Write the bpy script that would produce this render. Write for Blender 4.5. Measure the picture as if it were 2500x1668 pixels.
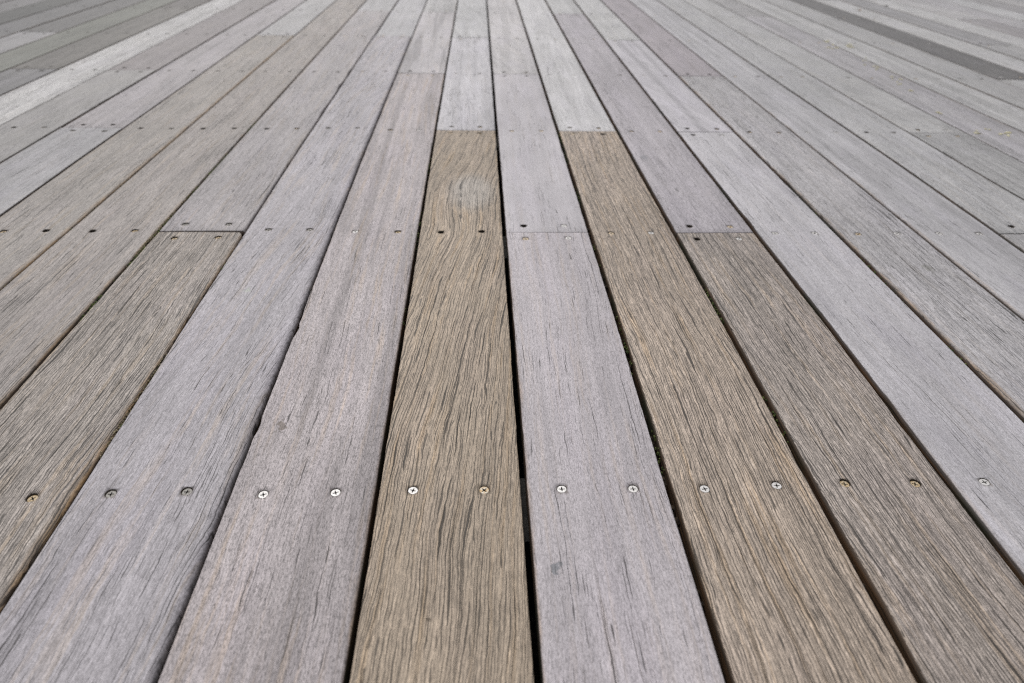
import bpy, math, random
import numpy as np
from mathutils import Vector, Matrix
from mathutils.geometry import tessellate_polygon

for o in list(bpy.data.objects):
    bpy.data.objects.remove(o, do_unlink=True)
sc = bpy.context.scene
col = sc.collection

# ------------------------------------------------------------------ camera
CAM_H, PITCH, YAW, ROLL = 0.50489, 0.60301, 0.055327, -0.021627
fw = Vector((math.sin(YAW) * math.cos(PITCH), math.cos(YAW) * math.cos(PITCH), -math.sin(PITCH)))
rt = Vector((math.cos(YAW), -math.sin(YAW), 0.0))
dn = fw.cross(rt)
rt2 = math.cos(ROLL) * rt + math.sin(ROLL) * dn
dn2 = -math.sin(ROLL) * rt + math.cos(ROLL) * dn
up2 = -dn2
bk = -fw
cd = bpy.data.cameras.new("camera")
cam = bpy.data.objects.new("camera", cd)
col.objects.link(cam)
cam.matrix_world = Matrix(((rt2.x, up2.x, bk.x, 0), (rt2.y, up2.y, bk.y, 0), (rt2.z, up2.z, bk.z, CAM_H), (0, 0, 0, 1)))
cd.sensor_width = 36.0
cd.lens = 1638.84 / 2500 * 36.0
cd.clip_start = 0.02
cd.clip_end = 3000
cd.dof.use_dof = True
cd.dof.focus_distance = 0.80
cd.dof.aperture_fstop = 5.0
sc.camera = cam

# ------------------------------------------------------------------ light
SUN_EL, SUN_AZ = math.radians(52), math.radians(-14)      # azimuth from +Y towards +X
w = bpy.data.worlds.new("World"); sc.world = w; w.use_nodes = True
nt = w.node_tree; nt.nodes.clear()
sky = nt.nodes.new("ShaderNodeTexSky"); sky.sky_type = 'NISHITA'; sky.sun_disc = False
sky.sun_elevation = SUN_EL; sky.sun_rotation = SUN_AZ
sky.dust_density = 4.0; sky.air_density = 1.0; sky.ozone_density = 1.0
hs = nt.nodes.new("ShaderNodeHueSaturation"); hs.inputs['Saturation'].default_value = 0.12
bg = nt.nodes.new("ShaderNodeBackground"); bg.inputs['Strength'].default_value = 0.115
wo = nt.nodes.new("ShaderNodeOutputWorld")
nt.links.new(sky.outputs[0], hs.inputs['Color']); nt.links.new(hs.outputs[0], bg.inputs[0]); nt.links.new(bg.outputs[0], wo.inputs[0])
sl = bpy.data.lights.new("sun", 'SUN'); sl.energy = 1.0; sl.angle = math.radians(35); sl.color = (1.0, 0.975, 0.94)
so = bpy.data.objects.new("sun", sl); col.objects.link(so)
d = Vector((math.sin(SUN_AZ) * math.cos(SUN_EL), math.cos(SUN_AZ) * math.cos(SUN_EL), math.sin(SUN_EL)))
so.rotation_euler = d.to_track_quat('Z', 'Y').to_euler(); so.location = (0, 4, 6)
sc.view_settings.view_transform = 'Standard'; sc.view_settings.look = 'None'
sc.view_settings.gamma = 1.0; sc.view_settings.use_curve_mapping = False
sc.view_settings.exposure = 0.03
sc.cycles.pixel_filter_type = 'BLACKMAN_HARRIS'; sc.cycles.filter_width = 1.2
sc.cycles.use_denoising = False


# ------------------------------------------------------------------ node helpers
def lin(c):
    return tuple(((v / 255) / 12.92 if v / 255 <= .04045 else (((v / 255) + .055) / 1.055) ** 2.4) for v in c)


class NT:
    def __init__(s, name):
        s.m = bpy.data.materials.new(name); s.m.use_nodes = True
        s.t = s.m.node_tree; s.t.nodes.clear()
        s.out = s.n("ShaderNodeOutputMaterial"); s.b = s.n("ShaderNodeBsdfPrincipled")
        s.l(s.b.outputs[0], s.out.inputs[0])

    def n(s, t): return s.t.nodes.new(t)
    def l(s, a, b): s.t.links.new(a, b)

    def put(s, sock, v):
        if isinstance(v, bpy.types.NodeSocket): s.l(v, sock)
        elif v is not None: sock.default_value = v

    def math(s, op, a, b=None, c=None, clamp=False):
        n = s.n("ShaderNodeMath"); n.operation = op; n.use_clamp = clamp
        s.put(n.inputs[0], a); s.put(n.inputs[1], b); s.put(n.inputs[2], c); return n.outputs[0]

    def noise(s, vec, scale=1.0, detail=2.0, rough=.5, dist=0.0):
        n = s.n("ShaderNodeTexNoise"); s.put(n.inputs['Vector'], vec)
        n.inputs['Scale'].default_value = scale; n.inputs['Detail'].default_value = detail
        n.inputs['Roughness'].default_value = rough; n.inputs['Distortion'].default_value = dist
        return n.outputs[0]

    def comb(s, x, y, z):
        n = s.n("ShaderNodeCombineXYZ"); s.put(n.inputs[0], x); s.put(n.inputs[1], y); s.put(n.inputs[2], z); return n.outputs[0]

    def sep(s, v):
        n = s.n("ShaderNodeSeparateXYZ"); s.l(v, n.inputs[0]); return n.outputs

    def attr(s, name, vec=False):
        n = s.n("ShaderNodeAttribute"); n.attribute_type = 'OBJECT'; n.attribute_name = name
        return n.outputs['Vector'] if vec else n.outputs['Fac']

    def ramp(s, v, lo, hi, a=0.0, b=1.0, smooth=True):
        n = s.n("ShaderNodeMapRange"); n.interpolation_type = 'SMOOTHSTEP' if smooth else 'LINEAR'
        s.put(n.inputs[0], v); s.put(n.inputs[1], lo); s.put(n.inputs[2], hi); s.put(n.inputs[3], a); s.put(n.inputs[4], b)
        return n.outputs[0]

    def mix(s, f, a, b, mode='MIX'):
        n = s.n("ShaderNodeMix"); n.data_type = 'RGBA'; n.blend_type = mode
        s.put(n.inputs[0], f)
        for sock, v in ((n.inputs[6], a), (n.inputs[7], b)):
            if isinstance(v, tuple) and len(v) == 3: v = v + (1,)
            s.put(sock, v)
        return n.outputs[2]

    def grey(s, v):
        n = s.n("ShaderNodeCombineColor"); s.l(v, n.inputs[0]); s.l(v, n.inputs[1]); s.l(v, n.inputs[2]); return n.outputs[0]


# ------------------------------------------------------------------ weathered plank top
# object attributes: tone, seed, grain, crack, flow, skew, stripe, tan, hw, hl, knot(x,y,r), spot(x,y,r), spotc, edgew
def plank_top():
    g = NT("weathered_wood")
    tc = g.n("ShaderNodeTexCoord"); xyz = g.sep(tc.outputs['Object'])
    u, v = xyz[0], xyz[1]
    seed = g.attr('seed')
    M = g.math
    # knot: radial term
    kn = g.sep(g.attr('knot', True))
    kdx = M('SUBTRACT', u, kn[0]); kdy = M('MULTIPLY', M('SUBTRACT', v, kn[1]), .5)
    kr = M('DIVIDE', M('SQRT', M('ADD', M('MULTIPLY', kdx, kdx), M('MULTIPLY', kdy, kdy))), M('MAXIMUM', kn[2], .0001))
    kf = g.ramp(kr, 0.25, 2.0, 1.0, 0.0)
    # flow
    fl = g.noise(g.comb(M('MULTIPLY', u, 5.0), M('MULTIPLY', v, 2.1), seed), 1, 1.5)
    fl = M('MULTIPLY', M('SUBTRACT', fl, .5), g.attr('flow'))
    fl2 = M('MULTIPLY', M('SUBTRACT', g.noise(g.comb(M('MULTIPLY', u, 28), M('MULTIPLY', v, 22), seed), 1, 2), .5), .0035)
    fl3 = M('MULTIPLY', M('SUBTRACT', g.noise(g.comb(M('MULTIPLY', u, 110), M('MULTIPLY', v, 70), seed), 1, 2), .5), .0022)
    uw = M('ADD', M('ADD', M('ADD', u, fl), M('ADD', fl2, fl3)), M('MULTIPLY', v, g.attr('skew')))
    uw = M('ADD', uw, M('MULTIPLY', M('MULTIPLY', kf, kdx), -.16))
    uw = M('ADD', uw, M('MULTIPLY', kf, M('MULTIPLY', kn[2], .22)))

    def st(a, b, det=2.0, off=0.0, rough=.5):
        return g.noise(g.comb(M('MULTIPLY', uw, a), M('MULTIPLY', v, b), M('ADD', seed, off)), 1, det, rough)
    fib = st(1150, 85, 4.0, 1.3, .7)            # hair-fine fibre
    fib2 = st(260, 7, 2.0, 4.1)                 # coarser grain streaks
    fib3 = st(70, 2.2, 2.0, 7.7)
    blotch = g.noise(g.comb(M('MULTIPLY', u, 14), M('MULTIPLY', v, 6), seed), 1, 4, .6)
    speck = g.noise(g.comb(M('MULTIPLY', u, 1300), M('MULTIPLY', v, 700), seed), 1, 2, .6)
    grain, crack = g.attr('grain'), g.attr('crack')

    # grain cracks: parallel lines that follow the fibre; each opens and closes along its own length
    lw = M('MULTIPLY', M('SUBTRACT', g.noise(g.comb(M('MULTIPLY', uw, 130), M('MULTIPLY', v, 5), M('ADD', seed, 91)), 1, 2, .6), .5), .009)
    def lines(a, f, off, thr, gain, wmax, jit=.5, soft=.35):
        t = M('MULTIPLY', M('ADD', uw, lw), a)
        idn = M('FLOOR', t); fr = M('FRACT', M('ADD', t, 1000.0))
        idc = M('MULTIPLY', idn, 3.713)
        j = M('MULTIPLY', M('SUBTRACT', g.noise(g.comb(idc, M('MULTIPLY', v, f * .6), M('ADD', seed, off)), 1, 1.5), .5), jit)
        dd = M('DIVIDE', M('ABSOLUTE', M('SUBTRACT', M('SUBTRACT', fr, .5), j)), a)
        n = g.noise(g.comb(M('MULTIPLY', idn, 5.37), M('MULTIPLY', v, f), M('ADD', seed, off + 3.3)), 1, 2.0, .6)
        wd = M('MINIMUM', M('MULTIPLY', M('MAXIMUM', M('SUBTRACT', n, thr), 0.0), gain), wmax)
        return M('MULTIPLY', g.ramp(M('DIVIDE', dd, M('ADD', wd, 1e-6)), soft, 1.0, 1.0, 0.0), g.ramp(wd, 0.0, .00009))
    # near the ends of a plank the cracks open up
    hl = g.attr('hl'); hw = g.attr('hw')
    endf = g.ramp(M('SUBTRACT', hl, M('ABSOLUTE', v)), 0.0, .06, 1.0, 0.0)
    cl_ = g.ramp(g.noise(g.comb(M('MULTIPLY', u, 22), M('MULTIPLY', v, 3.5), M('ADD', seed, 61)), 1, 2), .32, .68, -.06, .06)
    tb = M('SUBTRACT', M('SUBTRACT', .68, M('MULTIPLY', crack, .22)), M('ADD', M('MULTIPLY', endf, .10), cl_))
    c_big = lines(90, 7, 11.0, tb, .0062, M('MULTIPLY', crack, .00068), .6, .55)
    c_long = lines(30, 1.8, 71.0, M('ADD', tb, .0), .0040, .00036, .8, .5)
    c_big = M('MAXIMUM', c_big, c_long)
    c_mid = lines(300, 13, 14.0, M('SUBTRACT', M('SUBTRACT', .655, M('MULTIPLY', crack, .30)), cl_), .0044, .00036, .7, .5)
    c_sm = lines(680, 30, 17.0, M('SUBTRACT', .57, M('MULTIPLY', crack, .18)), .0028, .00025, .8, .45)
    pores = M('MULTIPLY', g.ramp(st(850, 230, 2.5, 23.0, .6), .52, .60), grain)
    # colour
    tone = g.attr('tone', True)
    c = tone
    val = M('ADD', 1.0, M('MULTIPLY', M('SUBTRACT', fib, .5), M('MULTIPLY', grain, 2.5)))
    val = M('MULTIPLY', val, M('ADD', 1.0, M('MULTIPLY', M('SUBTRACT', fib2, .5), M('MULTIPLY', grain, .62))))
    val = M('MULTIPLY', val, M('ADD', 1.0, M('MULTIPLY', M('SUBTRACT', fib3, .5), .42)))
    val = M('MULTIPLY', val, M('ADD', 1.0, M('MULTIPLY', M('SUBTRACT', blotch, .5), .42)))
    val = M('MULTIPLY', val, M('ADD', 1.0, M('MULTIPLY', M('SUBTRACT', speck, .5), 1.25)))
    # long stripes (quarter-sawn bands)
    sn = g.noise(g.comb(M('MULTIPLY', u, 34), M('MULTIPLY', M('ADD', v, M('MULTIPLY', u, 2.0)), .9), M('ADD', seed, 31)), 1, 2, .5)
    band = M('MULTIPLY', g.ramp(sn, .47, .60), g.attr('stripe'))
    val = M('MULTIPLY', val, M('SUBTRACT', 1.0, M('MULTIPLY', band, .30)))
    geo = g.n("ShaderNodeNewGeometry"); wp = g.sep(geo.outputs['Position'])
    wn = g.noise(g.comb(M('MULTIPLY', wp[0], 3.0), M('MULTIPLY', wp[1], 1.6), 3.0), 1, 5, .6)
    val = M('MULTIPLY', val, M('ADD', 1.0, M('MULTIPLY', M('SUBTRACT', wn, .5), .45)))
    scf = g.ramp(g.noise(g.comb(M('MULTIPLY', wp[0], 17), M('MULTIPLY', wp[1], 12), 8.0), 1, 6, .68), .60, .72)
    val = M('MULTIPLY', val, M('SUBTRACT', 1.0, M('MULTIPLY', scf, .11)))
    val = M('MULTIPLY', val, M('ADD', 1.03, M('MULTIPLY', g.attr('pore'), .11)))
    c = g.mix(1.0, c, g.grey(val), 'MULTIPLY')
    # tan, less bleached streaks
    tn = M('MULTIPLY', g.ramp(st(150, 5, 3, 41.0, .6), .50, .72), g.attr('tan'))
    c = g.mix(M('MULTIPLY', tn, .8), c, g.mix(1.0, c, (1.22, 1.0, .66), 'MULTIPLY'))
    # cool bleached patches
    cool = g.ramp(g.noise(g.comb(M('MULTIPLY', u, 22), M('MULTIPLY', v, 5), M('ADD', seed, 47)), 1, 3), .45, .70)
    c = g.mix(M('MULTIPLY', cool, .5), c, g.mix(1.0, c, (1.04, 1.03, 1.07), 'MULTIPLY'))
    # knot halo / bleached oval
    kl = M('MULTIPLY', g.ramp(kr, .45, 1.05, 1.0, 0.0), g.ramp(kn[2], .001, .01))
    c = g.mix(M('MULTIPLY', kl, .62), c, lin((186, 181, 176)))
    # one stain
    sp = g.sep(g.attr('spot', True))
    sdx = M('SUBTRACT', u, sp[0]); sdy = M('MULTIPLY', M('SUBTRACT', v, sp[1]), .6)
    sr = M('SQRT', M('ADD', M('MULTIPLY', sdx, sdx), M('MULTIPLY', sdy, sdy)))
    sr = M('DIVIDE', M('ADD', sr, M('MULTIPLY', M('SUBTRACT', g.noise(tc.outputs['Object'], 160, 3), .5), .022)), M('MAXIMUM', sp[2], .0001))
    c = g.mix(M('MULTIPLY', g.ramp(sr, .5, 1.0, .75, 0.0), g.ramp(sp[2], .001, .003)), c, g.attr('spotc', True))
    # grime round the screw heads
    sa = g.n("ShaderNodeAttribute"); sa.attribute_type = 'GEOMETRY'; sa.attribute_name = 'stain'
    sn_ = M('MULTIPLY', g.ramp(M('ADD', sa.outputs['Fac'], M('MULTIPLY', M('SUBTRACT', g.noise(g.comb(M('MULTIPLY', u, 500), M('MULTIPLY', v, 120), seed), 1, 2), .5), .9)), .35, .95), .6)
    c = g.mix(sn_, c, lin((86, 72, 58)))
    # worn brown edges
    dl = M('ADD', hw, u); dr = M('SUBTRACT', hw, u)
    en = M('MULTIPLY', g.noise(g.comb(M('MULTIPLY', u, 60), M('MULTIPLY', v, 14), seed), 1, 4, .65), .014)
    ew = g.sep(g.attr('edgew', True))
    el = M('MULTIPLY', g.ramp(M('ADD', dl, M('SUBTRACT', en, .004)), .001, M('ADD', .004, M('MULTIPLY', ew[0], .007)), 1.0, 0.0), M('MINIMUM', ew[0], 1.0))
    er = M('MULTIPLY', g.ramp(M('ADD', dr, M('SUBTRACT', en, .004)), .001, M('ADD', .004, M('MULTIPLY', ew[1], .007)), 1.0, 0.0), M('MINIMUM', ew[1], 1.0))
    ed = M('MAXIMUM', el, er)
    ecol = g.mix(g.ramp(g.noise(g.comb(M('MULTIPLY', u, 300), M('MULTIPLY', v, 30), seed), 1, 3), .35, .65), lin((92, 70, 44)), lin((168, 132, 84)))
    c = g.mix(M('MULTIPLY', ed, .8), c, ecol)
    dark = M('MAXIMUM', M('MULTIPLY', c_big, .95), M('MULTIPLY', c_mid, .85))
    dark = M('MAXIMUM', dark, M('MULTIPLY', c_sm, M('MULTIPLY', grain, .75)))
    dark = M('MAXIMUM', dark, M('MULTIPLY', M('MULTIPLY', pores, g.attr('pore')), .5))
    c = g.mix(M('MULTIPLY', dark, .92), c, (.014, .011, .009))
    g.l(c, g.b.inputs['Base Color'])
    g.b.inputs['Roughness'].default_value = .62
    g.b.inputs['Specular IOR Level'].default_value = .40
    h = M('ADD', M('MULTIPLY', fib, .30), M('MULTIPLY', fib2, .45))
    h = M('SUBTRACT', M('MULTIPLY', h, grain), M('ADD', M('MULTIPLY', c_big, 1.2), M('MULTIPLY', c_mid, .7)))
    h = M('ADD', h, M('MULTIPLY', speck, .12))
    bp = g.n("ShaderNodeBump"); bp.inputs['Strength'].default_value = .85; bp.inputs['Distance'].default_value = .0009
    g.l(h, bp.inputs['Height']); g.l(bp.outputs[0], g.b.inputs['Normal'])
    return g.m


def plank_side():
    g = NT("brown_wood_side"); M = g.math
    tc = g.n("ShaderNodeTexCoord"); xyz = g.sep(tc.outputs['Object']); seed = g.attr('seed')
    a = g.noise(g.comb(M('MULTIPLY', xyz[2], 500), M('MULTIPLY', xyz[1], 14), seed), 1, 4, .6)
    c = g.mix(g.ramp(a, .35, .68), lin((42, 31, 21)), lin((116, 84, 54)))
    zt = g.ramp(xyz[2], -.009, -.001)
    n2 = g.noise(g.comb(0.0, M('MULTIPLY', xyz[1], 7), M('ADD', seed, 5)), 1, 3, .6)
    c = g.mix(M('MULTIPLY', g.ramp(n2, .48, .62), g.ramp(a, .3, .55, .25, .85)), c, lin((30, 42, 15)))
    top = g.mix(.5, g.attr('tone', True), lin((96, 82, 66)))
    c = g.mix(M('MULTIPLY', zt, .55), c, top)  # brown lower down, blending towards the plank tone at the upper edge
    g.l(c, g.b.inputs['Base Color']); g.b.inputs['Roughness'].default_value = .8
    bp = g.n("ShaderNodeBump"); bp.inputs['Strength'].default_value = .8; bp.inputs['Distance'].default_value = .001
    g.l(a, bp.inputs['Height']); g.l(bp.outputs[0], g.b.inputs['Normal'])
    return g.m


def simple(name, c1, c2, scale, rough=.8, metal=0.0, lo=.4, hi=.6, bump=.0, det=3):
    g = NT(name); tc = g.n("ShaderNodeTexCoord")
    n = g.noise(tc.outputs['Object'], scale, det, .6)
    g.l(g.mix(g.ramp(n, lo, hi), c1, c2), g.b.inputs['Base Color'])
    g.b.inputs['Roughness'].default_value = rough; g.b.inputs['Metallic'].default_value = metal
    if bump:
        bp = g.n("ShaderNodeBump"); bp.inputs['Strength'].default_value = .7; bp.inputs['Distance'].default_value = bump
        g.l(n, bp.inputs['Height']); g.l(bp.outputs[0], g.b.inputs['Normal'])
    return g.m


MT, MS = plank_top(), plank_side()
M_WHITE = simple("bright_screw_steel", (.72, .70, .69), (.56, .54, .52), 400, .45, .2)
M_TINT = simple("slightly_rusted_steel", (.58, .52, .43), (.48, .31, .13), 300, .5, .15, .44, .6)
M_GOLD = simple("rusted_screw_steel", (.46, .33, .17), (.60, .50, .36), 420, .6, .2, .38, .62)
M_GREY = simple("dulled_screw_steel", (.36, .35, .33), (.24, .22, .20), 300, .6, .3)
M_SLOT = simple("dark_screw_slot", (.018, .015, .013), (.03, .025, .02), 600, .9)  # near-black colour for the cross recess in the screw heads
M_HOLE = simple("dark_hole_brown", (.030, .022, .016), (.055, .04, .028), 500, .95)  # near-black brown for hole walls, hole floors and the deepest heads
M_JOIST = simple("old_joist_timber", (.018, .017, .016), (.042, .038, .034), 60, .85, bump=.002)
M_SOIL = simple("dark_soil", (.020, .017, .013), (.045, .038, .028), 9, .95, bump=.02, det=6)
M_MOSS = simple("moss_green", lin((38, 56, 18)), lin((104, 112, 58)), 220, .9, lo=.35, hi=.65)
M_LICHEN = simple("lichen_and_dirt", lin((86, 78, 56)), lin((160, 148, 122)), 320, .9, lo=.35, hi=.65)
M_DIRT = simple("gap_dirt", lin((24, 19, 13)), lin((58, 44, 28)), 260, .95, lo=.35, hi=.65)
M_DROP = simple("dried_dropping", lin((206, 202, 178)), lin((186, 176, 130)), 150, .8)
M_TWIG = simple("dark_splinter", lin((52, 42, 34)), lin((76, 64, 52)), 400, .9)
M_LEAF = simple("brown_leaf_bit", lin((134, 92, 52)), lin((176, 128, 78)), 200, .8)


def mesh_obj(name, verts, faces, mats, mi=None, parent=None, smooth=True):
    me = bpy.data.meshes.new(name)
    me.from_pydata(verts, [], faces)
    for m in mats: me.materials.append(m)
    if mi is not None: me.polygons.foreach_set("material_index", mi)
    if smooth: me.polygons.foreach_set("use_smooth", [True] * len(faces))
    me.update()
    o = bpy.data.objects.new(name, me); col.objects.link(o)
    if parent: o.parent = parent
    return o


# ------------------------------------------------------------------ lay-out (metres)
PW, X0 = 0.1475, 0.041818
T = 0.027
K0, K1 = -26, 28
dev = {-13: [(2.96, 2)], -12: [(2.69, 5)], -11: [(2.43, 3)], -10: [(2.18, -2)], -9: [(1.93, -5), (3.66, 3)], -8: [(1.66, -3), (3.67, 0)],
       -7: [(1.4, -5), (3.68, 5)], -6: [(1.14, -3), (1.4, -5), (3.7, 1)], -5: [(1.4, -3.4), (3.7, -1.7)], -4: [(.78, -.2), (1.4, -2.9), (3.72, -3)],
       -3: [(.46, 2.4), (.77, 0), (1.4, -1.6), (3.74, 5)], -2: [(.28, 3.3), (.45, 2.0), (.77, 1.3), (1.4, -3), (3.75, -1)],
       -1: [(.28, .2), (1.4, -1), (3.76, 4.6)], 0: [(.3, -.4), (3.78, 1.4)], 1: [(.27, -.8), (.44, -.4), (.76, 1.9), (3.79, 3.8)],
       2: [(.26, .4), (.44, 1.2), (.76, 3.6), (1.4, 2.2), (3.8, 5.8)], 3: [(.43, -4), (.76, .4), (1.4, .5), (3.8, 5)],
       4: [(.56, -3.6), (.76, -2.5), (1.4, .2), (3.8, 1.5)], 5: [(.78, -4.6), (1.4, -.4), (3.84, 1.5)], 6: [(.98, -6), (1.4, 1.4), (3.86, 5)],
       7: [(1.21, 2), (1.4, .1), (3.87, -.4)], 8: [(1.42, 1), (3.88, 2)], 9: [(1.65, 10), (3.9, -6)], 10: [(1.86, 9.5), (3.9, -3)],
       11: [(2.07, 10), (3.9, -3)], 12: [(2.29, 12), (3.9, -11)], 13: [(2.48, 4), (3.95, -13)], 14: [(2.6, 2), (3.96, -14)], 15: [(3, -6)]}
gapw = {0: 7.2, 1: 8.0, 2: 8.8, 3: 9.4, 4: 8.0, 5: 7.0, 6: 8.2, 7: 6.8, 8: 7.6, 9: 8.2, 10: 7.4, 11: 7.4, 12: 7.6, 13: 8.0, 14: 8.0,
        -1: 5.4, -2: 4.6, -3: 6.2, -4: 5.8, -5: 5.2, -6: 5.6, -7: 6.6, -8: 5.2, -9: 5.4, -10: 6.4, -11: 6.4, -12: 6.4}
JY = {-2: -.70, -1: -.117, 0: .4705, 1: 1.067, 2: 1.639, 3: 2.215, 4: 2.790, 5: 3.385}
JS = {0: -.005, 1: -.012, 2: -.006, 3: -.010, 4: -.013, 5: -.013}
for r_ in range(6, 13): JY[r_] = 3.385 + .587 * (r_ - 5)


def joist_y(r, x): return JY[r] + JS.get(r, -.006) * max(-2.5, min(2.5, x))


def gap_x(k, y):
    t = dev.get(k)
    dv = 0.0
    if t: dv = float(np.interp(y, [a for a, b in t], [b for a, b in t]))
    return X0 + PW * k + dv * .001


def gw(k):
    return gapw.get(k, 6.8 + 1.4 * math.sin(k * 2.3)) * .001


# joist rows where a lane has a butt joint
joints = {0: [1, 3, 8], -1: [2, 4, 8], -2: [3, 5, 9], -3: [4, 8], -4: [1, 5, 9], -5: [6, 9], -6: [4, 8], -7: [2, 6, 10], -8: [3, 7], -9: [6, 10],
          -10: [3, 5, 9], -11: [6], -12: [4, 8], -13: [2, 6], -14: [3, 7], 1: [2, 6, 10], 2: [1, 5, 9], 3: [2, 4, 8], 4: [3, 7], 5: [6, 10],
          6: [1, 6, 9], 7: [2, 7], 8: [5, 9], 9: [6, 10], 10: [7], 11: [3, 8], 12: [6, 10], 13: [4, 8], 14: [6]}
rj = random.Random(5)
for k in range(K0, K1 + 1):
    if k not in joints:
        a = rj.choice([1, 2, 3, 4]); joints[k] = [a, a + rj.choice([3, 4]), 11]

# tones as they look in the photo (sRGB), per (lane, segment); the nearest segment is 0
tones = {
    (0, 0): (173, 168, 171), (0, 1): (176, 173, 176), (0, 2): (182, 180, 180),
    (-1, 0): (172, 157, 136), (-1, 1): (184, 183, 186), (-1, 2): (176, 177, 177),
    (-2, 0): (169, 162, 162), (-2, 1): (174, 171, 172), (-2, 2): (172, 172, 171),
    (-3, 0): (167, 164, 168), (-3, 1): (168, 168, 169), (-4, 0): (163, 156, 147), (-4, 1): (160, 156, 156), (-4, 2): (168, 168, 168),
    (-5, 0): (155, 149, 143), (-6, 0): (154, 149, 142), (-6, 1): (165, 165, 164), (-7, 0): (154, 154, 155), (-7, 1): (160, 156, 157),
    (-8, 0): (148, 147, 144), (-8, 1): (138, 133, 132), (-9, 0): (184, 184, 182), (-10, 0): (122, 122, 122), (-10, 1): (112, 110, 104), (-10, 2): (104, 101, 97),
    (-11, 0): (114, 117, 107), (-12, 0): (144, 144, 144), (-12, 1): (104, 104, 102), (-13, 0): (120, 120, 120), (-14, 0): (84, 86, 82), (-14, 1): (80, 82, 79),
    (1, 0): (176, 162, 145), (1, 1): (188, 188, 188), (2, 0): (168, 159, 149), (2, 1): (163, 159, 163), (2, 2): (176, 177, 176),
    (3, 0): (174, 173, 176), (3, 1): (177, 175, 179), (3, 2): (172, 173, 172), (4, 0): (166, 165, 166), (4, 1): (152, 146, 150),
    (5, 0): (168, 168, 170), (6, 0): (158, 158, 158), (6, 1): (162, 163, 163), (7, 0): (152, 153, 152), (7, 1): (160, 161, 160), (8, 0): (158, 157, 159),
    (9, 0): (170, 171, 170), (10, 0): (156, 157, 156), (11, 0): (164, 165, 164), (11, 1): (108, 108, 107), (12, 0): (172, 173, 172), (13, 0): (152, 153, 152), (15, 0): (148, 149, 148), (16, 0): (166, 167, 166), (17, 0): (150, 151, 150),
    (14, 0): (172, 173, 172)}
props = {  # grain, crack, flow, skew, stripe, tan
    (0, 0): (.55, .28, .05, .0, .25, .25), (0, 1): (.45, .2, .03, .0, .1, .1), (0, 2): (.6, .3, .05, .22, .5, .2),
    (-1, 0): (1.0, .95, .06, -.10, .0, .45), (-1, 1): (.6, .35, .05, .03, .3, .1),
    (-2, 0): (.75, .24, .03, .0, .8, .45), (-2, 1): (.6, .2, .05, .0, 1.0, .2), (-3, 0): (.68, .46, .06, -.07, .2, .4), (-3, 1): (.5, .2, .03, 0, .1, .1),
    (-4, 0): (1.2, .85, .03, .0, .1, .45), (-4, 1): (.8, .35, .03, .0, .2, .3), (-5, 0): (.85, .45, .02, .0, .2, .35), (-6, 0): (.9, .45, .02, .0, .2, .35),
    (1, 0): (1.2, 1.0, .03, .02, .0, .5), (1, 1): (.6, .25, .04, .0, .3, .05), (2, 0): (1.25, .95, .03, .03, .0, .4), (2, 1): (.8, .3, .03, .03, .2, .05),
    (3, 0): (.55, .28, .04, .02, .25, .1), (3, 1): (.6, .15, .04, .24, .8, .0), (4, 0): (.85, .5, .03, .0, .2, .12), (4, 1): (.6, .3, .03, 0, .2, .1),
    (5, 0): (.6, .22, .03, .03, .5, .05), (6, 0): (.8, .4, .02, .0, .2, .0), (7, 0): (.8, .4, .02, .0, .3, .0), (-9, 0): (1.0, .4, .03, .0, .5, .1), (11, 1): (1.1, .5, .03, 0, .5, .1)}
pore = {(0, 0): 1.25, (-2, 0): 1.3, (-1, 0): .35, (1, 0): .5, (2, 0): .6, (-3, 0): .8, (-4, 0): .6, (3, 0): 1.0}
labels = {
    (-1, 0): "warm brown plank with wavy open grain and a bleached oval patch", (-1, 1): "pale silvery plank end butting the brown plank",
    (0, 0): "pale grey plank with long hairline cracks", (1, 0): "brown heavily cracked plank", (2, 0): "dark grey-brown deeply grained plank",
    (-2, 0): "mauve grey plank with darker lengthwise bands", (-3, 0): "light grey plank standing proud with a rounded edge",
    (-9, 0): "nearly white bleached plank", (11, 1): "dark charcoal grey plank", (-11, 0): "greenish grey plank", (0, 2): "pale plank with diagonal grain",
    (3, 1): "pale plank with slanting grain bands", (-4, 0): "coarse grey plank with one rounded corner", (1, 1): "whitish bleached plank"}
zoff = {(-3, 0): .0032, (-2, 0): -.0008, (-4, 0): -.0006, (0, 0): .0006, (-1, 0): 0.0, (1, 0): .0004, (-4, 1): .0008, (-5, 0): .0003}
edges = {(-4, 0): (.15, .9), (-4, 1): (.2, .0), (-5, 0): (.1, .75), (-6, 0): (.1, 1.9), (-3, 0): (.25, .0), (0, 0): (.55, .1), (1, 0): (.1, .1), (-2, 0): (.1, .35), (-1, 0): (.1, .2),
         (4, 0): (.75, .1), (5, 0): (.35, .1), (3, 0): (.2, .15), (2, 0): (.15, .25)}
ALB = 1.0
# local chips in the long edges: (lane, side, world y, length, depth)
chips = {-2: [('L', .768, .018, .0035), ('L', .572, .012, .0025), ('L', .80, .012, .002)], -4: [('R', 2.22, .05, .003), ('R', 2.05, .05, .004), ('R', 1.80, .06, .003)],
         2: [('R', .56, .02, .0015), ('L', .33, .02, .0018)], 4: [('L', .95, .05, .0025), ('L', 1.3, .05, .0025), ('L', 1.5, .05, .002)], 1: [('R', .5, .02, .0015)],
         3: [('L', .60, .02, .0015), ('L', 1.11, .03, .002)]}
NH = 16
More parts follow.
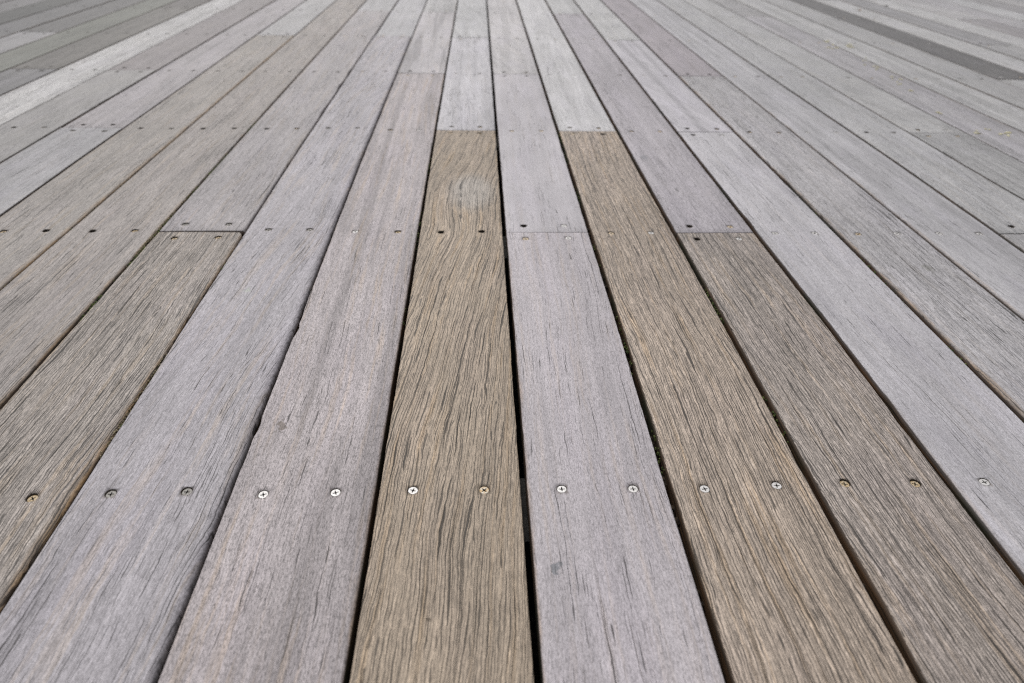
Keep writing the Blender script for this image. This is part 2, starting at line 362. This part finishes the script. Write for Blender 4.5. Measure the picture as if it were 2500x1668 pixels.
# screw states measured in the near rows: white, tint, gold, sunk (dull in its hole), hole (deep and dark)
state = {(-4, 0): ('tint', 'goldsunk'), (-3, 0): ('sunk', 'sunk'), (-2, 0): ('white', 'white'), (-1, 0): ('white', 'tint'), (0, 0): ('white', 'white'),
         (1, 0): ('white', 'white'), (2, 0): ('goldsunk', 'goldsunk'), (3, 0): ('white', 'white'),
         (-6, 1): ('goldsunk', 'hole'), (-5, 1): ('hole', 'goldsunk'), (-3, 1): ('sunk', 'sunk'), (-2, 1): ('white', 'goldsunk'), (-1, 1): ('hole', 'hole'),
         (1, 1): ('tint', 'white'), (3, 1): ('white', 'white'), (4, 1): ('tint', 'white'), (5, 1): ('white', 'white'),
         (-4, 1, 'a'): ('sunk', 'sunk'), (-4, 1, 'b'): ('goldsunk', 'goldsunk'), (0, 1, 'a'): ('hole', 'white'), (0, 1, 'b'): ('tint', 'white'),
         (2, 1, 'a'): ('hole', 'tint'), (2, 1, 'b'): ('hole', 'white'), (6, 1, 'a'): ('hole', 'white'), (6, 1, 'b'): ('tint', 'white'),
         (-8, 2): ('hole', 'sunk'), (-6, 2): ('hole', 'sunk'), (-5, 2): ('hole', 'hole'), (-4, 2): ('hole', 'goldsunk'), (-3, 2): ('sunk', 'sunk'),
         (-2, 2): ('goldsunk', 'white'), (0, 2): ('tint', 'tint'), (2, 2): ('goldsunk', 'tint'), (-7, 2, 'a'): ('hole', 'hole'), (-7, 2, 'b'): ('sunk', 'sunk'),
         (3, 2, 'a'): ('hole', 'goldsunk'), (3, 2, 'b'): ('hole', 'white'), (4, 2): ('goldsunk', 'goldsunk'), (5, 2): ('white', 'white'), (6, 2): ('hole', 'sunk'),
         (7, 2, 'a'): ('goldsunk', 'white'), (7, 2, 'b'): ('tint', 'tint'), (8, 2): ('white', 'white'), (-1, 2, 'a'): ('sunk', 'goldsunk'), (-1, 2, 'b'): ('tint', 'goldsunk'),
         (1, 2, 'a'): ('sunk', 'goldsunk'), (1, 2, 'b'): ('tint', 'hole'), (-8, 3, 'a'): ('hole', 'hole'), (-8, 3, 'b'): ('hole', 'sunk'),
         (0, 3, 'a'): ('hole', 'goldsunk'), (-2, 3, 'a'): ('hole', 'hole'), (4, 3, 'a'): ('hole', 'hole'), (-1, 3): ('white', 'sunk'), (2, 3): ('white', 'sunk')}
spots = {}          # filled with measured points below

DEPTH = {'white': .0003, 'tint': .0004, 'gold': .0006, 'goldsunk': .0016, 'sunk': .0011, 'hole': .0034}

# screw head mesh: countersunk disc with a sunken cross
def screw_mesh(name, mat, simple_=False, n=24):
    R = .0049
    V, F, MI = [], [], []
    circ = [(R * math.cos(2 * math.pi * i / n), R * math.sin(2 * math.pi * i / n)) for i in range(n)]
    a, b, tip = .00062, .0030, .00046
    q = [(b, -tip), (b, tip), (a * 1.25, a), (a, a * 1.25)]
    cross = []
    for s in range(4):
        c_, s_ = math.cos(s * math.pi / 2), math.sin(s * math.pi / 2)
        for x, y in q: cross.append((x * c_ - y * s_, x * s_ + y * c_))
    nc = len(cross)
    rim = [(x * .93, y * .93) for x, y in circ]
    for x, y in rim: V.append((x, y, 0))
    for x, y in cross: V.append((x, y, 0))
    tris = tessellate_polygon([[Vector((x, y, 0)) for x, y in rim], [Vector((x, y, 0)) for x, y in reversed(cross)]])
    idx = list(range(n)) + [n + nc - 1 - i for i in range(nc)]
    for t in tris:
        t = [idx[i] for i in t]
        A, B, C_ = (Vector(V[i]) for i in t)
        if (B - A).cross(C_ - A).z < 0: t.reverse()
        F.append(t); MI.append(0)
    o = len(V)
    for x, y in cross: V.append((x * .6, y * .6, -.0014))
    for i in range(nc):
        j = (i + 1) % nc
        F.append((n + i, n + j, o + j, o + i)[::-1]); MI.append(1)
    F.append([o + i for i in range(nc)]); MI.append(1)
    o = len(V)
    for x, y in circ: V.append((x, y, -.00028))
    o2 = len(V)
    for x, y in circ: V.append((x * .35, y * .35, -.0038))
    for i in range(n):
        j = (i + 1) % n
        F.append((i, o + i, o + j, j)); MI.append(0)
        F.append((o + i, o2 + i, o2 + j, o + j)); MI.append(0)
    me = bpy.data.meshes.new(name); me.from_pydata(V, [], F)
    me.materials.append(mat); me.materials.append(M_SLOT)
    me.polygons.foreach_set("material_index", MI); me.update()
    return me


SM = {'white': screw_mesh('screw', M_WHITE), 'tint': screw_mesh('screw', M_TINT), 'gold': screw_mesh('screw', M_GOLD),
      'goldsunk': screw_mesh('screw', M_GOLD), 'sunk': screw_mesh('screw', M_GREY), 'hole': screw_mesh('screw', M_HOLE)}

deck = bpy.data.objects.new("wooden_deck", None); col.objects.link(deck)
deck['label'] = "weathered grey timber deck of long screwed-down planks with dark gaps"
deck['category'] = "deck"

screw_list = []      # (distance, plank, local pos, type, rotation)


def rnd_noise(rng, n, corr):
    a = np.array([rng.gauss(0, 1) for _ in range(n + 2 * corr + 2)])
    ker = np.hanning(2 * corr + 1); ker /= np.sqrt((ker ** 2).sum())
    return np.convolve(a, ker, 'same')[corr:corr + n]


def build_plank(k, seg, ra, rb):
    rng = random.Random(k * 131 + seg * 17 + 9)
    xc = X0 + PW * (k + .5)
    ya = joist_y(ra, xc) + .0008 + (0 if ra < 1 else rng.uniform(0, .0004)); yb = joist_y(rb, xc) - .0008
    yc, hl = (ya + yb) / 2, (yb - ya) / 2
    # screw rows inside this plank
    srows = []
    for r in range(ra, rb + 1):
        y = joist_y(r, xc)
        if r == ra: srows.append((y + .0265, (k, r, 'a'), r))
        elif r == rb: srows.append((y - .0245, (k, r, 'b'), r))
        else: srows.append((y + rng.uniform(-.002, .002), (k, r), r))
    HC = .009
    screws = []
    for y, key, r in srows:
        st_ = state.get(key) or state.get(key[:2]) if len(key) == 3 else state.get(key)
        if key in state: st_ = state[key]
        elif len(key) == 3: st_ = None
        if not st_:
            pool = ['white', 'tint', 'tint', 'sunk', 'sunk', 'sunk'] if k < 3 else ['white', 'white', 'tint', 'sunk', 'white', 'sunk']
            if k < -4: pool = ['sunk', 'sunk', 'goldsunk', 'sunk', 'sunk', 'hole']
            st_ = (rng.choice(pool), rng.choice(pool))
        for s, off in enumerate((-.0372, .0350)):
            jx, jy = rng.uniform(-.0024, .0024), rng.uniform(-.0024, .0024)
            screws.append((r, y, s, xc + off + jx, y + jy, st_[s]))
    # rows
    near = -4.5 <= k <= 5
    step = .012 if near else .03
    ys = set()
    for y, key, r in srows:
        ys.add(round(y - HC, 5)); ys.add(round(y + HC, 5))
    fixed = sorted(ys)
    allr = [ya, ya + .0006, ya + .0018] + fixed + [yb - .0018, yb - .0006, yb]
    rows = []
    for i in range(len(allr) - 1):
        a, b = allr[i], allr[i + 1]
        rows.append(a)
        cell = (a in ys and b in ys and abs(b - a - 2 * HC) < 1e-4)
        stp = step if (b < 2.2) else step * 2.5
        if a < 0: stp = .06
        if not cell:
            m = int((b - a) / stp)
            for j in range(1, m): rows.append(a + (b - a) * j / m)
    rows.append(allr[-1])
    n = len(rows)
    amp = .00013 if near else .00015
    nl, nr = rnd_noise(rng, n, 3) * amp, rnd_noise(rng, n, 3) * amp
    if near:
        nl += rnd_noise(rng, n, 1) * .00013; nr += rnd_noise(rng, n, 1) * .00013
    rb_l, rb_r = rng.uniform(.0010, .0018), rng.uniform(.0010, .0018)
    if (k, seg) == (-3, 0): rb_r = .0068
    if (k, seg) in ((-4, 0), (-4, 1)): rb_r = .0035
    if (k, seg) in ((-5, 0), (-6, 0)): rb_r = .0030
    if (k, seg) == (-2, 0): rb_r = .0025
    if k in (4, 5): rb_l = .0026
    z0 = zoff.get((k, seg), rng.uniform(-.0007, .0007))
    tilt = rng.uniform(-.004, .004)
    cup = rng.uniform(-.0004, .0006)
    # screw columns as functions of y
    yl_ = sorted(set(s[1] for s in screws))
    cl = [next(s[3] for s in screws if s[1] == y and s[2] == 0) for y in yl_]
    cr = [next(s[3] for s in screws if s[1] == y and s[2] == 1) for y in yl_]
    V, F, MI = [], [], []
    stain = {}
    rowidx = []
    for i, y in enumerate(rows):
        yy = min(max(y, -.8), 8)
        xl = gap_x(k, yy) + gw(k) / 2 + nl[i]
        xr = gap_x(k + 1, yy) - gw(k + 1) / 2 + nr[i]
        for side, cy, ln, dp in chips.get(k, []):
            e = math.exp(-((y - cy) / ln) ** 2 * 2.0) * dp
            if side == 'L': xl += e
            else: xr -= e
        endz = 0.0
        dend = min(y - ya, yb - y)
        if dend < .0015: endz = -.0009 * (1 - dend / .0015) ** 1.5
        if (k, seg) == (-4, 0) and yb - y < .010:
            q = 1 - (yb - y) / .010; xr -= .010 * (1 - math.sqrt(max(0, 1 - q * q)))
        a_, b_ = float(np.interp(y, yl_, cl)), float(np.interp(y, yl_, cr))
        wdt = (xr - xl)

        def ztop(x):
            t_ = (x - (xl + xr) / 2) / (wdt / 2)
            return z0 + tilt * (x - xc) + cup * (1 - t_ * t_) + endz
        P = [(xl, -T), (xl, -.010), (xl, ztop(xl) - rb_l)]
        for a in (30, 60): P.append((xl + rb_l * (1 - math.cos(math.radians(a))), ztop(xl) - rb_l * (1 - math.sin(math.radians(a)))))
        for x in (xl + rb_l, max(a_ - HC, xl + rb_l + .002), a_ + HC, (a_ + b_) / 2, b_ - HC, min(b_ + HC, xr - rb_r - .002), xr - rb_r): P.append((x, ztop(x)))
        for a in (60, 30): P.append((xr - rb_r * (1 - math.cos(math.radians(a))), ztop(xr) - rb_r * (1 - math.sin(math.radians(a)))))
        P += [(xr, ztop(xr) - rb_r), (xr, -.010), (xr, -T)]
        rowidx.append(len(V))
        for x, z in P: V.append((x - xc, y - yc, z))
    nc = 17
    cellrow = {}
    for y, key, r in srows:
        a = round(y - HC, 5)
        i = min(range(n), key=lambda q: abs(rows[q] - a)); cellrow[i] = (y, r)
    for i in range(n - 1):
        for c in range(nc - 1):
            q = (rowidx[i] + c, rowidx[i] + c + 1, rowidx[i + 1] + c + 1, rowidx[i + 1] + c)
            if i in cellrow and c in (6, 9):
                s = next(s for s in screws if s[1] == cellrow[i][0] and s[2] == (0 if c == 6 else 1))
                cx, cy = s[3] - xc, s[4] - yc
                zc = sum(V[a][2] for a in q) / 4
                typ = s[5]
                R = .0054 if typ in ('white', 'tint') else .0056
                dp = DEPTH[typ]
                base = len(V)
                for ring, (rr, zz) in enumerate(((R, 0), (R * .96, -.0008 - dp), (R * .93, -.0022 - dp * 1.2))):
                    for t_ in range(NH):
                        an = 2 * math.pi * (t_ + .5) / NH - .75 * math.pi
                        wob = 1 + (.05 * math.sin(3 * an + k) if typ in ('hole', 'goldsunk') else 0)
                        V.append((cx + rr * wob * math.cos(an), cy + rr * wob * math.sin(an), zc + zz))
                for t_ in range(NH): stain[base + t_] = rng.uniform(.5, 1.0)
                per = NH // 4
                for sd in range(4):
                    A, B = q[sd], q[(sd + 1) % 4]
                    pts = [base + (sd * per + t_) % NH for t_ in range(per)]
                    h = per // 2
                    # fan of corner A to first half, edge triangle, fan of corner B to the rest
                    for t_ in range(h - 1):
                        F.append((A, pts[t_ + 1], pts[t_])); MI.append(0)
                    F.append((A, B, pts[h - 1])); MI.append(0)
                    nxt = pts[h - 1:] + [base + ((sd + 1) * per) % NH]
                    for t_ in range(len(nxt) - 1):
                        F.append((B, nxt[t_ + 1], nxt[t_])); MI.append(0)
                for ring in range(2):
                    for t_ in range(NH):
                        t2 = (t_ + 1) % NH
                        a0 = base + ring * NH
                        F.append((a0 + t_, a0 + t2, a0 + NH + t2, a0 + NH + t_)); MI.append(2)
                F.append([base + 2 * NH + t_ for t_ in range(NH)]); MI.append(2)
                screw_list.append([math.hypot(s[3], s[4] - 0.1) if s[4] > .3 else 50 + abs(s[4]), None, (cx, cy, zc - dp), typ, rng.uniform(0, math.pi / 2), (k, seg), (s[3], s[4])])
            else:
                F.append(q); MI.append(1 if c in (0, 1, 15) or (c == 14 and (k, seg) not in ((-3, 0), (-4, 1), (-3, 1))) else 0)
    F.append([rowidx[0] + c for c in range(nc)][::-1]); MI.append(1)
    F.append([rowidx[-1] + c for c in range(nc)]); MI.append(1)
    o = mesh_obj("plank", V, F, [MT, MS, M_HOLE], MI, deck)
    at = o.data.attributes.new('stain', 'FLOAT', 'POINT')
    for i_, v_ in stain.items(): at.data[i_].value = v_
    o.location = (xc, yc, 0)
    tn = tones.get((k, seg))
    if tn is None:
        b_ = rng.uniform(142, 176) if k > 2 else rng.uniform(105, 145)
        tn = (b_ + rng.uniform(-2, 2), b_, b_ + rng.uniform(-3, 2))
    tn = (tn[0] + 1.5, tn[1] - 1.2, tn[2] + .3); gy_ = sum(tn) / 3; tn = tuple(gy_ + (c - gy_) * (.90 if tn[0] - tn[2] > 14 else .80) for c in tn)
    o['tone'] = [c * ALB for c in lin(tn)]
    o['pore'] = pore.get((k, seg), .6)
    p = props.get((k, seg), (.7, .3, .03, rng.choice((0, 0, 0, .1, -.06)), rng.choice((0, .2, .5)), .12))
    o['grain'], o['crack'], o['flow'], o['skew'], o['stripe'], o['tan'] = [float(v) for v in p]
    o['seed'] = float(rng.uniform(0, 90)); o['hw'] = PW / 2 - .003; o['hl'] = hl
    o['knot'] = [9.0, 9.0, 0.0]; o['spot'] = [9.0, 9.0, 0.0]; o['spotc'] = [.1, .1, .1]
    e = edges.get((k, seg), (.12, .15)); o['edgew'] = [e[0], e[1], 0.0]
    if (k, seg) == (-1, 0): o['knot'] = [KX - xc, KY - yc, .056]
    for (kk, ss, wx, wy, rr, cc) in SPOTS:
        if (kk, ss) == (k, seg): o['spot'] = [wx - xc, wy - yc, rr]; o['spotc'] = list(lin(cc))
    if (k, seg) in labels: o['label'] = labels[(k, seg)]
    return o


# point on the deck seen at photo pixel (2500 x 1668), measured once from the photograph
def deck_at(px, py, z=0.0):
    dv = rt2 * (px - 1250) + dn2 * (py - 834) + fw * 1638.84
    t = (CAM_H - z) / -dv.z
    return dv.x * t, dv.y * t


KX, KY = deck_at(1150, 468)
SPOTS = []
for kk, ss, px, py, rr, cc in ((0, 0, 1357, 1388, .0050, (112, 116, 122)), (-2, 0, 688, 1040, .0060, (120, 108, 98)), (-3, 0, 605, 712, .0055, (182, 186, 178)),
                               (0, 1, 1362, 878, .004, (188, 166, 130)), (2, 1, 1572, 385, .011, (140, 138, 144)), (4, 0, 2265, 655, .010, (142, 140, 136))):
    a, b = deck_at(px, py); SPOTS.append((kk, ss, a, b, rr, cc))

order = sorted(range(K0, K1 + 1), key=lambda k: abs(k))
planks = {}
for k in order:
    js = [-2] + [j for j in joints[k] if j <= 9] + [10]
    for seg in range(len(js) - 1):
        planks[(k, seg)] = build_plank(k, seg, js[seg], js[seg + 1])

# screws: the nearest ones are objects, the small far ones one mesh
screw_list.sort(key=lambda s: s[0])
far = []
for i, (dist, _, loc, typ, rz, key, wxy) in enumerate(screw_list):
    if i < 300:
        o = bpy.data.objects.new("screw", SM[typ]); col.objects.link(o)
        o.parent = planks[key]; o.location = loc; o.rotation_euler = (random.Random(i).uniform(-.05, .05), random.Random(i + 7).uniform(-.05, .05), rz)
        if typ in ('goldsunk', 'hole') and i < 60: o['label'] = "rusty screw sunk in its hole" if typ == 'goldsunk' else "screw sunk deep in a dark hole"
    else:
        far.append((planks[key].location + Vector(loc), typ, rz))
V, F, MI = [], [], []
fm = {'white': 0, 'tint': 1, 'gold': 2, 'goldsunk': 2, 'sunk': 3, 'hole': 4}
for loc, typ, rz in far:
    b = len(V); n = 10
    for i in range(n): V.append((loc.x + .0049 * math.cos(i * 2 * math.pi / n), loc.y + .0049 * math.sin(i * 2 * math.pi / n), loc.z))
    F.append([b + i for i in range(n)]); MI.append(fm[typ])
o = mesh_obj("far_screws", V, F, [M_WHITE, M_TINT, M_GOLD, M_GREY, M_HOLE], MI, deck, False); o['kind'] = 'stuff'

# ------------------------------------------------------------------ joists and ground
def box(V, F, x0, x1, y0, y1, z0, z1):
    b = len(V)
    for z in (z0, z1):
        for x, y in ((x0, y0), (x1, y0), (x1, y1), (x0, y1)): V.append((x, y, z))
    F += [(b, b + 3, b + 2, b + 1), (b + 4, b + 5, b + 6, b + 7)] + [(b + i, b + (i + 1) % 4, b + 4 + (i + 1) % 4, b + 4 + i) for i in range(4)]


for r in range(-2, 11):
    V, F = [], []
    box(V, F, K0 * PW, (K1 + 1) * PW, -.042, .042, -.14, -T - .0012)
    o = mesh_obj("joist", V, F, [M_JOIST], None, deck, False)
    o.location = (0, JY[r], 0); o.rotation_euler = (0, 0, JS.get(r, -.006))

V = [(-600, -600, -.45), (600, -600, -.45), (600, 600, -.45), (-600, 600, -.45)]
g = mesh_obj("ground", V, [(0, 1, 2, 3)], [M_SOIL], None, None, False); g['kind'] = 'structure'

# ------------------------------------------------------------------ moss, dirt and lichen caught in the gaps
rng = random.Random(77)


def clumps(name, mat, items, label, per=1):
    V, F = [], []
    for x, y, z, s in items:
        # a crumpled little lump
        b = len(V); n = 6
        rings = [(1.0, -.5), (1.0, .2), (.55, .8)]
        for rr, zz in rings:
            for i in range(n):
                a = 2 * math.pi * i / n + zz
                q = s * rng.uniform(.6, 1.25)
                V.append((x + q * rr * math.cos(a), y + q * rr * 1.5 * math.sin(a), z + s * zz * rng.uniform(.7, 1.2)))
        V.append((x, y, z + s * rng.uniform(.8, 1.2)))
        for j in range(2):
            for i in range(n):
                k2 = (i + 1) % n
                F.append((b + j * n + i, b + j * n + k2, b + (j + 1) * n + k2, b + (j + 1) * n + i))
        for i in range(n): F.append((b + 2 * n + i, b + 2 * n + (i + 1) % n, b + 3 * n))
    o = mesh_obj(name, V, F, [mat], None, None, False)
    o['kind'] = 'stuff'; o['label'] = label
    return o


def gap_items(k, ya, yb, n, zlo, zhi, smin, smax, side=0.0, clump=True):
    out = []
    hot = [rng.uniform(ya, yb) for _ in range(max(2, int((yb - ya) * 7)))]
    for _ in range(n):
        y = rng.choice(hot) + rng.gauss(0, .022) if clump else rng.uniform(ya, yb)
        if not ya <= y <= yb: continue
        x = gap_x(k, y) + side * gw(k) * .45 + rng.gauss(0, gw(k) * .16)
        out.append((x, y, rng.uniform(zlo, zhi), rng.uniform(smin, smax)))
    return out


moss = gap_items(-4, .70, 1.9, 420, -.006, -.0015, .0008, .0020) + gap_items(-3, .45, 1.1, 160, -.009, -.003, .0007, .0016) \
    + gap_items(-1, .78, 1.5, 50, -.012, -.004, .0008, .0016, -1) + gap_items(1, .5, 1.7, 140, -.014, -.006, .0008, .002, 1) \
    + gap_items(2, .3, 1.1, 120, -.016, -.006, .0008, .002, 1) + gap_items(4, .6, 1.3, 60, -.012, -.005, .0008, .002, 1) + gap_items(-5, .8, 1.6, 40, -.006, -.002, .0007, .0014)
clumps("moss", M_MOSS, moss, "small green moss tufts growing in the gaps between planks")
lich = gap_items(-4, .66, 1.3, 420, -.004, -.0005, .0006, .0013, -1) + gap_items(-3, .3, 1.1, 260, -.008, -.002, .0006, .0012, -1) + gap_items(-5, .8, 1.4, 90, -.005, -.001, .0006, .0012)
clumps("lichen", M_LICHEN, lich, "pale crusty lichen and grit along the plank edges")
dirt = []
for k, n in ((-4, 500), (-5, 500), (-3, 350), (2, 380), (1, 250), (3, 300), (4, 200), (-6, 200)):
    dirt += gap_items(k, .2, 2.4, n, -.020, -.010, .0018, .0034, 0, False)
clumps("dirt", M_DIRT, dirt, "brown dirt packed down between the planks")

# ------------------------------------------------------------------ small things lying on the deck
def blob(V, F, x, y, s, h, n=9):
    b = len(V); ph = rng.uniform(0, 6)
    rr = [s * (1 + .35 * math.sin(2 * i * 2 * math.pi / n + ph) + rng.uniform(-.2, .2)) for i in range(n)]
    for sc_, z in ((1, .0001), (.8, h)):
        for i in range(n): V.append((x + rr[i] * sc_ * math.cos(2 * math.pi * i / n), y + rr[i] * sc_ * math.sin(2 * math.pi * i / n) * 1.2, z))
    for i in range(n):
        j = (i + 1) % n; F.append((b + i, b + j, b + n + j, b + n + i))
    F.append([b + n + i for i in range(n)])


V, F = [], []
for px, py, s, nn in ((2012, 103, .006, 5), (2035, 114, .007, 6), (2075, 113, .007, 6), (2110, 146, .004, 3), (2122, 158, .004, 2), (2138, 167, .005, 4), (2185, 192, .005, 4),
                      (2195, 205, .004, 4), (2216, 220, .004, 3), (2297, 276, .004, 3), (2394, 325, .006, 3), (2450, 327, .006, 4), (2408, 316, .004, 2)):
    for _ in range(nn):
        x, y = deck_at(px + rng.gauss(0, 7), py + rng.gauss(0, 3)); blob(V, F, x, y, s * rng.uniform(.4, 1.1), .0012)
o = mesh_obj("dropping_specks", V, F, [M_DROP], None, None, False); o['kind'] = 'stuff'
o['label'] = "dried pale yellow-white specks scattered on the far planks"

V, F = [], []
x, y = deck_at(1046, 1513)
pts = [(x - .0028, y + .0003), (x - .0010, y + .0001), (x + .0012, y - .0003), (x + .0030, y - .0006)]
for i, (a, b) in enumerate(pts):
    r = (.00012, .00034, .0003, .0001)[i]
    for q in range(5):
        an = 2 * math.pi * q / 5; V.append((a, b + r * math.cos(an), .0013 + r * math.sin(an)))
for i in range(3):
    for q in range(5):
        F.append((i * 5 + q, i * 5 + (q + 1) % 5, (i + 1) * 5 + (q + 1) % 5, (i + 1) * 5 + q))
o = mesh_obj("splinter", V, F, [M_TWIG]); o['label'] = "tiny dark wood splinter lying across the grain of the brown plank"; o['category'] = "splinter"

for (px, py, s, lab) in ((2098, 26, .009, "small orange-brown dry leaf scrap on the far planks"), (2163, 15, .010, "small dark leaf scrap caught beside a far plank gap")):
    x, y = deck_at(px, py); V, F = [], []
    n = 10
    for i in range(n):
        t = i / n * 2 * math.pi
        V.append((x + s * math.cos(t) * (1 + .2 * math.sin(3 * t)), y + s * .9 * math.sin(t), .002 + .003 * abs(math.cos(t))))
    V.append((x, y, .0012)); V.append((x, y, .0004))
    for i in range(n):
        F.append((i, (i + 1) % n, n)); F.append(((i + 1) % n, i, n + 1))
    o = mesh_obj("leaf_scrap", V, F, [M_LEAF if 'orange' in lab else M_TWIG], None, None, False); o['label'] = lab; o['category'] = "leaf scrap"
